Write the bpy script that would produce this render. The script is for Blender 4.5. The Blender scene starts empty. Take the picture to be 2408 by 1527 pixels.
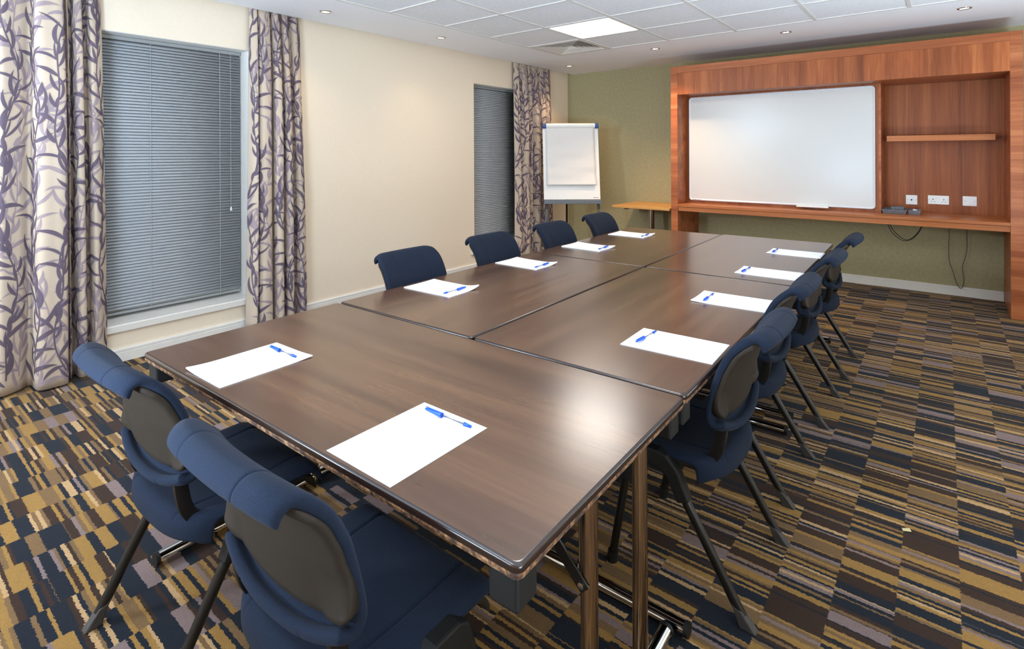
import bpy, math, random
from mathutils import Vector, Matrix
R = math.radians
rnd = random.Random(7)
scene = bpy.context.scene
COL = scene.collection

# ------------------------------------------------------------------ helpers
def lin(c):
    return tuple(((v/255)/12.92 if v/255 <= .04045 else ((v/255+.055)/1.055)**2.4) for v in c)

def catmull(pts, n):
    """resample a polyline with Catmull-Rom, n samples per span"""
    out = []
    P = [pts[0]] + list(pts) + [pts[-1]]
    for i in range(1, len(P)-2):
        p0, p1, p2, p3 = P[i-1], P[i], P[i+1], P[i+2]
        for k in range(n):
            t = k/n
            out.append(tuple(.5*((2*b) + (-a+c)*t + (2*a-5*b+4*c-d)*t*t + (-a+3*b-3*c+d)*t**3)
                             for a, b, c, d in zip(p0, p1, p2, p3)))
    out.append(tuple(pts[-1]))
    return out

class MB:
    """collects shapes and links them as one mesh object"""
    def __init__(self): self.v, self.f, self.m, self.s = [], [], [], []
    def add(self, vs, fs, mi=0, smooth=False):
        o = len(self.v); self.v += [tuple(p) for p in vs]
        for f in fs:
            self.f.append(tuple(i+o for i in f)); self.m.append(mi); self.s.append(smooth)
        return self
    def box(self, x0, x1, y0, y1, z0, z1, mi=0):
        v = [(x0,y0,z0),(x1,y0,z0),(x1,y1,z0),(x0,y1,z0),(x0,y0,z1),(x1,y0,z1),(x1,y1,z1),(x0,y1,z1)]
        return self.add(v, [(3,2,1,0),(4,5,6,7),(0,1,5,4),(1,2,6,5),(2,3,7,6),(3,0,4,7)], mi)
    def prism(self, poly, axis, a, b, mi=0, smooth=False):
        """polygon (u,v) extruded along axis from a to b"""
        def P(u, v, w): return {'x':(w,u,v), 'y':(u,w,v), 'z':(u,v,w)}[axis]
        n = len(poly)
        v = [P(*p, a) for p in poly] + [P(*p, b) for p in poly]
        area = sum(poly[i][0]*poly[(i+1)%n][1]-poly[(i+1)%n][0]*poly[i][1] for i in range(n))
        flip = (area < 0) ^ (axis == 'y')
        F = [tuple(range(n))[::-1], tuple(range(n, 2*n))]
        S = [(i, (i+1)%n, n+(i+1)%n, n+i) for i in range(n)]
        if flip: F = [f[::-1] for f in F]; S = [f[::-1] for f in S]
        self.add(v, F, mi, False)
        o = len(self.v)-2*n
        for f in S: self.f.append(tuple(i+o for i in f)); self.m.append(mi); self.s.append(smooth)
        return self
    def tube(self, path, r, n=12, mi=0, cap=True, flat=1.0, up=None):
        path = [Vector(p) for p in path]
        rr = r if isinstance(r, (list, tuple)) else [r]*len(path)
        rings = []; u = None
        for i, p in enumerate(path):
            t = (path[min(i+1, len(path)-1)] - path[max(i-1, 0)]).normalized()
            if u is None:
                ref = Vector(up) if up else (Vector((0,0,1)) if abs(t.z) < .9 else Vector((1,0,0)))
                u = (ref - t*ref.dot(t)).normalized()
            else:
                u = (u - t*u.dot(t)).normalized()
            w = t.cross(u)
            rings.append([p + u*math.cos(2*math.pi*k/n)*rr[i] + w*math.sin(2*math.pi*k/n)*rr[i]*flat for k in range(n)])
        v = [q for ring in rings for q in ring]; F = []
        for i in range(len(rings)-1):
            for k in range(n):
                F.append((i*n+k, i*n+(k+1)%n, (i+1)*n+(k+1)%n, (i+1)*n+k))
        self.add(v, F, mi, True)
        if cap:
            self.add(rings[0], [tuple(range(n))[::-1]], mi); self.add(rings[-1], [tuple(range(n))], mi)
        return self
    def lathe(self, prof, c=(0,0,0), n=24, mi=0, smooth=True, axis='z'):
        v = []; F = []; m = len(prof)
        for k in range(n):
            a = 2*math.pi*k/n
            for (r, z) in prof:
                p = (r*math.cos(a), r*math.sin(a), z)
                if axis == 'x': p = (z, r*math.cos(a), r*math.sin(a))
                if axis == 'y': p = (r*math.sin(a), z, r*math.cos(a))
                v.append((c[0]+p[0], c[1]+p[1], c[2]+p[2]))
        for k in range(n):
            for j in range(m-1):
                F.append((k*m+j, ((k+1)%n)*m+j, ((k+1)%n)*m+j+1, k*m+j+1))
        return self.add(v, F, mi, smooth)
    def sheet(self, front, back, nu, nv, mi=0):
        """closed thin shell from two (nu x nv) point grids"""
        F = []; N = nu*nv
        for i in range(nu-1):
            for j in range(nv-1):
                a, b, c, d = i*nv+j, (i+1)*nv+j, (i+1)*nv+j+1, i*nv+j+1
                F.append((a,b,c,d)); F.append((N+a, N+d, N+c, N+b))
        rim = [i*nv for i in range(nu)] + [(nu-1)*nv+j for j in range(1, nv)] + \
              [i*nv+nv-1 for i in range(nu-2, -1, -1)] + [j for j in range(nv-2, 0, -1)]
        for k in range(len(rim)):
            a, b = rim[k], rim[(k+1) % len(rim)]
            F.append((b, a, N+a, N+b))
        return self.add(list(front)+list(back), F, mi, True)
    def build(self, name, mats, parent=None, bevel=0, seg=2, fix=False, loc=None):
        me = bpy.data.meshes.new(name)
        me.from_pydata(self.v, [], self.f)
        for m in (mats if isinstance(mats, (list, tuple)) else [mats]): me.materials.append(m)
        me.polygons.foreach_set('material_index', self.m)
        me.polygons.foreach_set('use_smooth', self.s)
        me.update()
        if fix:
            import bmesh
            bm = bmesh.new(); bm.from_mesh(me); bmesh.ops.remove_doubles(bm, verts=bm.verts, dist=1e-5)
            bmesh.ops.recalc_face_normals(bm, faces=bm.faces); bm.to_mesh(me); bm.free()
        o = bpy.data.objects.new(name, me); COL.objects.link(o)
        if parent: o.parent = parent
        if loc: o.location = loc
        if bevel:
            b = o.modifiers.new('Bevel', 'BEVEL'); b.width = bevel; b.segments = seg
            b.limit_method = 'ANGLE'; b.angle_limit = R(40)
        return o

def tag(o, label=None, cat=None, group=None, kind=None):
    if label: o['label'] = label
    if cat: o['category'] = cat
    if group: o['group'] = group
    if kind: o['kind'] = kind
    return o

def thing(name, label, cat, loc=(0,0,0), rz=0, group=None):
    o = bpy.data.objects.new(name, None); COL.objects.link(o)
    o.empty_display_size = .1
    o.location = loc; o.rotation_euler = (0, 0, rz)
    return tag(o, label, cat, group)

def copy_tree(o, parent=None):
    c = o.copy(); COL.objects.link(c)
    if parent: c.parent = parent
    for ch in list(o.children): copy_tree(ch, c)
    return c

# ------------------------------------------------------------------ materials
class NT:
    def __init__(self, name):
        self.mat = bpy.data.materials.new(name); self.mat.use_nodes = True
        self.t = self.mat.node_tree; self.t.nodes.clear()
        self.out = self.n('ShaderNodeOutputMaterial'); self.b = self.n('ShaderNodeBsdfPrincipled')
        self.l(self.b.outputs[0], self.out.inputs[0])
    def n(self, typ, **kw):
        x = self.t.nodes.new(typ)
        for k, v in kw.items(): setattr(x, k, v)
        return x
    def l(self, a, b): self.t.links.new(a, b)
    def put(self, sock, val):
        if isinstance(val, bpy.types.NodeSocket): self.l(val, sock)
        else: sock.default_value = val
    def math(self, op, a, b=None, c=None):
        x = self.n('ShaderNodeMath', operation=op); self.put(x.inputs[0], a)
        if b is not None: self.put(x.inputs[1], b)
        if c is not None: self.put(x.inputs[2], c)
        return x.outputs[0]
    def mix(self, f, a, b, mode='MIX'):
        x = self.n('ShaderNodeMix', data_type='RGBA', blend_type=mode)
        self.put(x.inputs[0], f); self.put(x.inputs[6], a if isinstance(a, bpy.types.NodeSocket) else (*a, 1))
        self.put(x.inputs[7], b if isinstance(b, bpy.types.NodeSocket) else (*b, 1)); return x.outputs[2]
    def obj(self): return self.n('ShaderNodeTexCoord').outputs['Object']
    def sep(self, v):
        x = self.n('ShaderNodeSeparateXYZ'); self.l(v, x.inputs[0]); return x.outputs
    def comb(self, x, y, z):
        c = self.n('ShaderNodeCombineXYZ'); self.put(c.inputs[0], x); self.put(c.inputs[1], y); self.put(c.inputs[2], z); return c.outputs[0]
    def mapping(self, v, scale=(1,1,1), loc=(0,0,0)):
        m = self.n('ShaderNodeMapping'); self.l(v, m.inputs[0]); m.inputs['Scale'].default_value = scale; m.inputs['Location'].default_value = loc
        return m.outputs[0]
    def noise(self, v, scale=5, detail=3, rough=.5, dist=0):
        x = self.n('ShaderNodeTexNoise'); self.l(v, x.inputs['Vector']); x.inputs['Scale'].default_value = scale
        x.inputs['Detail'].default_value = detail; x.inputs['Roughness'].default_value = rough; x.inputs['Distortion'].default_value = dist
        return x.outputs[0]
    def ramp(self, f, stops, const=False):
        x = self.n('ShaderNodeValToRGB'); self.l(f, x.inputs[0]); r = x.color_ramp
        if const: r.interpolation = 'CONSTANT'
        while len(r.elements) < len(stops): r.elements.new(.5)
        for e, (p, c) in zip(r.elements, stops): e.position = p; e.color = (*c, 1)
        return x.outputs[0]
    def bump(self, h, strength=.2, dist=.002):
        x = self.n('ShaderNodeBump'); self.l(h, x.inputs['Height']); x.inputs['Strength'].default_value = strength; x.inputs['Distance'].default_value = dist
        self.l(x.outputs[0], self.b.inputs['Normal'])
    def set(self, **kw):
        for k, v in kw.items():
            self.put(self.b.inputs[k.replace('_', ' ')], v)
        return self

def simple(name, rgb, rough=.5, metal=0., var=.06, scale=30, spec=.5, bump=0, coat=0, sheen=0):
    m = NT(name); c = lin(rgb); o = m.obj()
    n = m.noise(o, scale, 3)
    d = tuple(x*(1-var) for x in c); e = tuple(min(1, x*(1+var)) for x in c)
    m.l(m.ramp(n, [(.3, d), (.7, e)]), m.b.inputs['Base Color'])
    m.set(Roughness=rough, Metallic=metal); m.b.inputs['Specular IOR Level'].default_value = spec
    if bump: m.bump(n, bump, .001)
    if coat: m.b.inputs['Coat Weight'].default_value = coat; m.b.inputs['Coat Roughness'].default_value = .1
    if sheen:
        m.b.inputs['Sheen Weight'].default_value = sheen; m.b.inputs['Sheen Roughness'].default_value = .5
    return m.mat

def emis(name, rgb, strength):
    m = NT(name); m.b.inputs['Base Color'].default_value = (.8,.8,.8,1)
    m.b.inputs['Emission Color'].default_value = (*lin(rgb), 1); m.b.inputs['Emission Strength'].default_value = strength
    return m.mat

def wood(name, dark, mid, light, axis, rough=.35, across=38, along=1.3, veneer=None, vvar=.25, coat=0, spec=.5, fine=.35, bump=.06):
    """axis: grain direction; veneer: (axis, width) leaves of differing tone"""
    m = NT(name); s = m.sep(m.obj()); ix = {'x':0,'y':1,'z':2}
    sc = [across]*3; sc[ix[axis]] = along
    off = 0.; tone = None
    if veneer:
        va, w = veneer
        cell = m.math('FLOOR', m.math('DIVIDE', m.math('ADD', s[ix[va]], .037), w))
        wn = m.n('ShaderNodeTexWhiteNoise', noise_dimensions='1D'); m.l(cell, wn.inputs['W'])
        off = m.math('MULTIPLY', wn.outputs[0], 9.7); tone = wn.outputs[0]
    vec = m.comb(*[m.math('MULTIPLY', m.math('ADD', s[i], off), sc[i]*.1) for i in range(3)])
    big = m.noise(vec, 2.6, 4, .55, .6)
    fin = m.noise(vec, 26, 5, .65, .2)
    f = m.math('ADD', m.math('MULTIPLY', big, 1-fine), m.math('MULTIPLY', fin, fine))
    c = m.ramp(f, [(.34, lin(dark)), (.5, lin(mid)), (.66, lin(light))])
    if tone is not None:
        k = m.math('ADD', m.math('MULTIPLY', tone, 2*vvar), 1-vvar)
        c = m.mix(1., c, m.comb(k, k, k), 'MULTIPLY')
    m.l(c, m.b.inputs['Base Color'])
    m.set(Roughness=rough); m.b.inputs['Specular IOR Level'].default_value = spec
    if coat: m.b.inputs['Coat Weight'].default_value = coat; m.b.inputs['Coat Roughness'].default_value = .12
    if bump: m.bump(fin, bump, .001)
    return m.mat

def carpet_material():
    m = NT('striped_carpet'); o = m.obj()
    jit = m.n('ShaderNodeTexNoise'); m.l(o, jit.inputs['Vector']); jit.inputs['Scale'].default_value = 150; jit.inputs['Detail'].default_value = 1
    js = m.sep(jit.outputs['Color']); s = m.sep(o)
    x = m.math('ADD', s[0], m.math('MULTIPLY', m.math('SUBTRACT', js[0], .5), .010))
    y = m.math('ADD', s[1], m.math('MULTIPLY', m.math('SUBTRACT', js[1], .5), .011))
    W = .1447
    strip = m.math('FLOOR', m.math('DIVIDE', m.math('SUBTRACT', x, 3.764), W))
    wn = m.n('ShaderNodeTexWhiteNoise', noise_dimensions='1D'); m.l(strip, wn.inputs['W'])
    yy = m.math('ADD', y, m.math('MULTIPLY', wn.outputs[0], 37.3))
    def cells(freq, seed, rand=.85):
        v = m.n('ShaderNodeTexVoronoi', voronoi_dimensions='1D', feature='F1')
        m.l(m.math('ADD', m.math('MULTIPLY', yy, freq), seed), v.inputs['W']); v.inputs['Scale'].default_value = 1
        v.inputs['Randomness'].default_value = rand
        return m.sep(v.outputs['Color'])
    big = cells(25, 3.1); fine = cells(84, 71.7, .7)
    use = m.math('GREATER_THAN', big[1], .33)
    val = m.math('ADD', m.math('MULTIPLY', use, fine[0]), m.math('MULTIPLY', m.math('SUBTRACT', 1., use), big[0]))
    navy, brown, ochre, tan, mauve, cream = [lin(c) for c in ((24,30,40),(54,37,28),(148,113,60),(116,90,60),(126,107,104),(180,146,104))]
    block = m.ramp(big[0], [(0, navy), (.31, brown), (.56, ochre), (.68, mauve), (.84, tan)], True)
    line = m.ramp(fine[0], [(0, navy), (.18, ochre), (.36, brown), (.54, tan), (.68, navy), (.76, ochre), (.86, cream), (.94, mauve)], True)
    c = m.mix(use, block, line)
    pile = m.noise(o, 300, 3, .75)
    k = m.math('ADD', m.math('MULTIPLY', pile, 1.3), .24)
    big_n = m.noise(o, 60, 2)
    k = m.math('MULTIPLY', k, m.math('ADD', m.math('MULTIPLY', big_n, .3), .85))
    c = m.mix(1., c, m.comb(k, k, k), 'MULTIPLY')
    m.l(c, m.b.inputs['Base Color']); m.set(Roughness=1.); m.b.inputs['Specular IOR Level'].default_value = .05
    m.b.inputs['Sheen Weight'].default_value = .08
    m.bump(pile, .55, .004)
    return m.mat

def wallpaper(name, a, b, rough=.75, scale=110, iso=1., bump=.12):
    m = NT(name); o = m.obj()
    n = m.noise(o, scale, 4, .6); n2 = m.noise(m.mapping(o, (1, 1, .9)), 38, 3, .5)
    f = m.math('ADD', m.math('MULTIPLY', n, .6), m.math('MULTIPLY', n2, .4))
    m.l(m.ramp(f, [(.35, lin(a)), (.65, lin(b))]), m.b.inputs['Base Color']); m.set(Roughness=rough)
    m.b.inputs['Specular IOR Level'].default_value = .3
    m.bump(n, bump, .002); return m.mat

M = {}
M['carpet'] = carpet_material()
M['cream'] = wallpaper('cream_vinyl_wallpaper', (233,217,194), (237,222,201), .7, 240, .06)
M['olive'] = wallpaper('olive_mottled_wallpaper', (154,146,112), (174,165,128), .8, 120, .15)
M['white_wall'] = wallpaper('white_emulsion', (222,220,214), (228,226,221), .8, 60, .03)
M['ceil'] = wallpaper('white_ceiling_paint', (236,236,238), (239,239,241), .85, 40, .02)
M['tile'] = wallpaper('speckled_ceiling_tile', (218,219,222), (236,236,238), .9, 300, .25)
M['tbar'] = simple('white_grid_metal', (214,212,208), .45, 0, .02)
M['gloss'] = simple('white_gloss_paint', (228,225,218), .35, 0, .02)
M['table'] = wood('dark_walnut_laminate', (60,41,30), (80,56,41), (100,73,53), 'x', .23, 20, 1.3, None, .25, 0, .8, .22, 0)
M['tedge'] = simple('dark_edge_lacquer', (40,27,22), .22, 0, .08, 60, .6)
M['walV'] = wood('walnut_veneer_upright', (120,60,28), (152,82,42), (182,108,60), 'z', .38, 34, 1.6, ('x', .205), .16, spec=.25)
M['walP'] = wood('walnut_veneer_panel', (114,58,28), (145,79,40), (168,100,56), 'z', .42, 44, 1.0, spec=.25)
M['walH'] = wood('walnut_veneer_crossgrain', (130,68,38), (162,92,54), (192,120,76), 'x', .36, 44, 1.6, spec=.25)
M['walS'] = wood('walnut_veneer_side', (116,62,40), (152,87,58), (184,116,80), 'y', .38, 60, 1.4)
M['walL'] = wood('walnut_shelf_edge', (150,84,44), (180,108,60), (202,132,80), 'x', .36, 50, 1.0, spec=.25)
M['beech'] = wood('beech_laminate', (176,122,58), (198,145,78), (214,164,100), 'x', .4, 50, 1.5)
M['fabric'] = simple('navy_wool_fabric', (27,35,50), .95, 0, .34, 700, .10, .6, 0, .03)
M['shell'] = simple('charcoal_brown_plastic', (42,35,28), .6, 0, .10, 700, .22, .25)
M['black'] = simple('black_painted_steel', (16,15,15), .32, 0, .1, 40, .5)
M['blackp'] = simple('black_moulded_plastic', (13,13,12), .6, 0, .15, 200, .4, .2)
M['glide'] = simple('dark_grey_foot_plastic', (58,56,55), .5, 0, .08, 100, .4)
M['chrome'] = simple('polished_chrome', (205,203,198), .07, 1., .02, 20)
M['tinted_chrome'] = wood('chrome_leg_painted_reflection', (150,132,112), (176,160,142), (202,190,174), 'z', .16, 120, .5)  # chrome; brown carpet reflection and streaks painted into the metal colour
M['tinted_chrome'].node_tree.nodes['Principled BSDF'].inputs['Metallic'].default_value = 1.
M['paper'] = simple('white_paper', (244,245,248), .7, 0, .01, 20, .3)
M['pblue'] = simple('blue_pen_plastic', (12,84,216), .25, 0, .04, 50, .5)
M['ink'] = simple('pen_refill', (96,100,112), .4)
M['wboard'] = simple('whiteboard_enamel', (206,206,204), .24, 0, .006, 3, .3)
M['alu'] = simple('white_aluminium_frame', (216,220,226), .3, 0, .02)
M['wplastic'] = simple('white_plastic', (232,232,230), .35, 0, .01)
M['slotd'] = simple('dark_socket_slot', (40,38,38), .6)
M['tray'] = simple('grey_woven_tray', (106,108,114), .7, 0, .35, 120, .3, .5)
M['trayin'] = simple('dark_tray_lining', (52,54,58), .8, 0, .2, 90)
M['cable'] = simple('black_cable', (24,23,23), .5)
M['gcable'] = simple('grey_cable', (92,90,84), .55)
M['slat'] = simple('grey_blind_slat', (158,162,166), .40, 0, .03, 12, .5)
M['bhead'] = simple('grey_blind_rail', (150,152,153), .35, 0, .03)
M['cord'] = simple('pale_cord', (176,178,178), .7)
M['flipw'] = simple('white_easel_board', (232,232,230), .4, 0, .01)
M['flipp'] = simple('flip_paper', (222,219,216), .8, 0, .01)
M['flipg'] = simple('slate_grey_easel_metal', (92,98,106), .4, .4, .05)
M['flipb'] = simple('blue_end_cap', (52,84,142), .45, 0, .05)
M['red'] = simple('red_print', (190,40,44), .6)
M['print'] = simple('grey_print', (120,112,116), .6)
M['cloth'] = simple('beige_curtain_cloth', (190,172,153), .9, 0, .05, 500, .2, .15, 0, .15)
M['leafd'] = simple('plum_printed_leaf', (98,86,98), .9, 0, .06, 300, .2)
M['leafl'] = simple('mauve_printed_leaf', (150,134,138), .9, 0, .06, 300, .2)
M['vent'] = simple('vent_enamel', (214,208,198), .4, 0, .02)
M['ventd'] = simple('vent_dark_inside', (40,34,30), .8)
M['rawwood'] = None
def raw_edge():
    m = NT('chipped_raw_edge'); o = m.obj(); n = m.noise(o, 70, 5, .7)
    m.l(m.ramp(n, [(.42, lin((52,34,26))), (.54, lin((118,82,52))), (.68, lin((172,134,94)))]), m.b.inputs['Base Color'])
    m.set(Roughness=.8); m.bump(n, .6, .003); return m.mat
M['rawwood'] = raw_edge()
def pane_glass():
    m = NT('window_glass'); m.b.inputs['Base Color'].default_value = (.02,.025,.03,1)
    m.set(Roughness=.05); m.b.inputs['Transmission Weight'].default_value = 1.; return m.mat
M['glass'] = pane_glass()
def clear_plastic():
    m = NT('clear_pen_barrel'); g = m.n('ShaderNodeBsdfGlossy'); g.inputs['Roughness'].default_value = .1
    t = m.n('ShaderNodeBsdfTransparent'); t.inputs[0].default_value = (.93,.95,.98,1)
    x = m.n('ShaderNodeMixShader'); lw = m.n('ShaderNodeLayerWeight'); lw.inputs[0].default_value = .25
    m.l(lw.outputs['Facing'], x.inputs[0]); m.l(t.outputs[0], x.inputs[1]); m.l(g.outputs[0], x.inputs[2]); m.l(x.outputs[0], m.out.inputs[0])
    return m.mat
M['clear'] = clear_plastic()

# ------------------------------------------------------------------ dimensions (m)
ZC = 2.400            # ceiling
XR, YF = 5.6, -9.2    # right wall, wall behind the camera
T = .6118             # ceiling tile
GX, GY = .762, -1.400 # far left corner of the tile field
HT = .668             # table top
WIN = [(-5.80, -4.576), (-1.997, -.78)]   # window openings along the left wall
WZ0, WZ1 = .240, 2.100

# ------------------------------------------------------------------ setting
def struct(o): return tag(o, kind='structure')
struct(MB().box(-.6, XR, YF, 0, -.08, 0).build('floor', M['carpet']))
w = MB()
ys = [YF] + [y for a in WIN for y in a] + [0]
for i in range(0, len(ys), 2): w.box(-.30, 0, ys[i], ys[i+1], 0, 2.75)
for a, b in WIN:
    w.box(-.30, 0, a, b, 0, WZ0-.045); w.box(-.30, 0, a, b, WZ1, 2.75)
struct(w.build('wall_left', M['cream']))
struct(MB().box(-.30, XR+.1, 0, .12, 0, 2.75).build('wall_back', M['olive']))
struct(MB().box(XR, XR+.12, YF, 0, 0, 2.75).build('wall_right', M['cream']))
struct(MB().box(-.30, XR+.12, YF-.12, YF, 0, 2.75).build('wall_front', M['cream']))
NX, NY = 7, 12
SKIP = {(0,0), (1,1), (3,5), (3,9)}
c = MB()
EDG = .09
c.box(EDG, GX, YF, 0, ZC, ZC+.06)                        # plastered border beside the windows
c.box(GX, XR, GY, 0, ZC, ZC+.06)                          # plastered border before the end wall
c.box(GX+NX*T, XR, YF, GY, ZC, ZC+.06)
c.box(GX, GX+NX*T, YF, GY-NY*T, ZC, ZC+.06)
c.box(-.3, XR, YF, 0, 2.70, 2.75)                         # structural slab above
ceiling = struct(c.build('ceiling', M['ceil']))
t = MB()
for i in range(NX):
    for j in range(NY):
        if (i, j) in SKIP: continue
        t.box(GX+i*T+.004, GX+(i+1)*T-.004, GY-(j+1)*T+.004, GY-j*T-.004, ZC+.003, ZC+.02)
t.build('ceiling_tiles', M['tile'], ceiling)
g = MB()
for i in range(NX+1): g.box(GX+i*T-.012, GX+i*T+.012, GY-NY*T, GY, ZC-.004, ZC+.004)
for j in range(NY+1): g.box(GX, GX+NX*T, GY-j*T-.012, GY-j*T+.012, ZC-.0035, ZC+.0035)
g.build('ceiling_grid', M['tbar'], ceiling)
def base_prof(d): return [(0,0), (d,0), (d,.058), (d-.002,.060), (d-.002,.063), (d,.065), (d,.078), (d-.004,.084), (0,.084)]
b = MB(); b.prism([(x, z) for x, z in base_prof(.018)], 'y', YF, 0)
struct(b.build('baseboard_left', M['gloss']))
b = MB()
for x0, x1 in ((.019, 1.711), (1.788, 4.410), (4.49, XR)): b.prism([(-y, z) for y, z in base_prof(.018)], 'x', x0, x1)
struct(b.build('baseboard_back', M['gloss']))
for k, (a, bb) in enumerate(WIN):
    wn = bpy.data.objects.new('window_%d' % (k+1), None); COL.objects.link(wn); wn.location = (-.2, (a+bb)/2, WZ0); struct(wn)
    def L(mb): 
        mb.v = [(x+.2, y-(a+bb)/2, z-WZ0) for x, y, z in mb.v]; return mb
    f = MB(); X0, X1 = -.26, -.20
    f.box(X0, X1, a, a+.06, WZ0, WZ1).box(X0, X1, bb-.06, bb, WZ0, WZ1)
    f.box(X0, X1, a+.06, bb-.06, WZ0, WZ0+.06).box(X0, X1, a+.06, bb-.06, WZ1-.06, WZ1)
    f.box(X0, X1, a+.06, bb-.06, 1.10, 1.16)
    L(f).build('window_frame', M['gloss'], wn)
    L(MB().box(-.235, -.228, a+.06, bb-.06, WZ0+.06, 1.10).box(-.235, -.228, a+.06, bb-.06, 1.16, WZ1-.06)).build('window_pane', M['glass'], wn)
    rv = MB(); rv.box(-.20, -.001, bb-.004, bb-.001, WZ0, WZ1).box(-.20, -.001, a+.001, a+.004, WZ0, WZ1).box(-.20, -.001, a+.004, bb-.004, WZ1-.004, WZ1-.001)
    L(rv).build('window_reveal', M['white_wall'], wn)
    sl = MB(); sl.box(-.20, .026, a-.06, bb+.06, WZ0-.042, WZ0) if False else None
    sl.prism([(-.20, WZ0-.04), (.028, WZ0-.045), (.030, WZ0-.006), (.026, WZ0), (-.02, WZ0+.003), (-.20, WZ0+.012)], 'y', a+.002, bb-.002)
    sl.prism([(.001, WZ0-.045), (.028, WZ0-.045), (.030, WZ0-.006), (.026, WZ0), (.001, WZ0+.001)], 'y', a-.05, a+.002)
    sl.prism([(.001, WZ0-.045), (.028, WZ0-.045), (.030, WZ0-.006), (.026, WZ0), (.001, WZ0+.001)], 'y', bb-.002, bb+.05)
    L(sl).build('window_sill', M['gloss'], wn)

# ------------------------------------------------------------------ venetian blinds
def blind(a, b, label, cords, wand):
    root = thing('venetian_blind', label, 'blind', (-.125, (a+b)/2, WZ0), 0, 'grey blinds in the windows')
    y0, y1 = a-(a+b)/2+.012, b-(a+b)/2-.012
    H = WZ1-WZ0
    MB().box(-.014, .016, y0, y1, H-.030, H-.006).build('head_rail', M['bhead'], root, .002)
    s = MB(); z = H-.045; p = .0205
    while z > .062:
        prof = []
        for k in range(5):
            u = k/4-.5; ang = R(58)
            prof.append((-.004*(1-4*u*u)*math.sin(ang)*-1 + u*.027*math.cos(ang), z + u*.027*math.sin(ang)*-1))
        pts = [(x+.002, y, zz) for y in (y0, y1) for x, zz in prof]
        s.add(pts, [(k, k+1, 5+k+1, 5+k) for k in range(4)], 0, True)
        z -= p
    o = s.build('slats', M['slat'], root)
    sd = o.modifiers.new('Solidify', 'SOLIDIFY'); sd.thickness = .0006
    MB().box(-.012, .012, y0, y1, .030, .046).build('bottom_rail', M['bhead'], root, .003)
    for cy in cords:
        yy = cy-(a+b)/2
        MB().tube([(.0155, yy, H-.03), (.0155, yy, .034)], .0016, 6).build('ladder_cord', M['cord'], root)
    if wand:
        yy = wand-(a+b)/2
        w = MB().tube([(.022, yy, H-.03), (.024, yy, H-1.19)], .0013, 6)
        w.build('pull_cord', M['cord'], root)
        MB().lathe([(0, .03), (.004, .03), (.010, 0), (.0, 0)], (.024, yy, H-1.21), 12).build('cord_tassel', M['wplastic'], root)
    return root
blind(*WIN[0], 'grey closed venetian blind in the large near window between two curtains', (-5.21, -4.745), -4.668)
blind(*WIN[1], 'dark grey closed venetian blind in the far window behind the easel', (-1.56, -.98), None)

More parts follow.
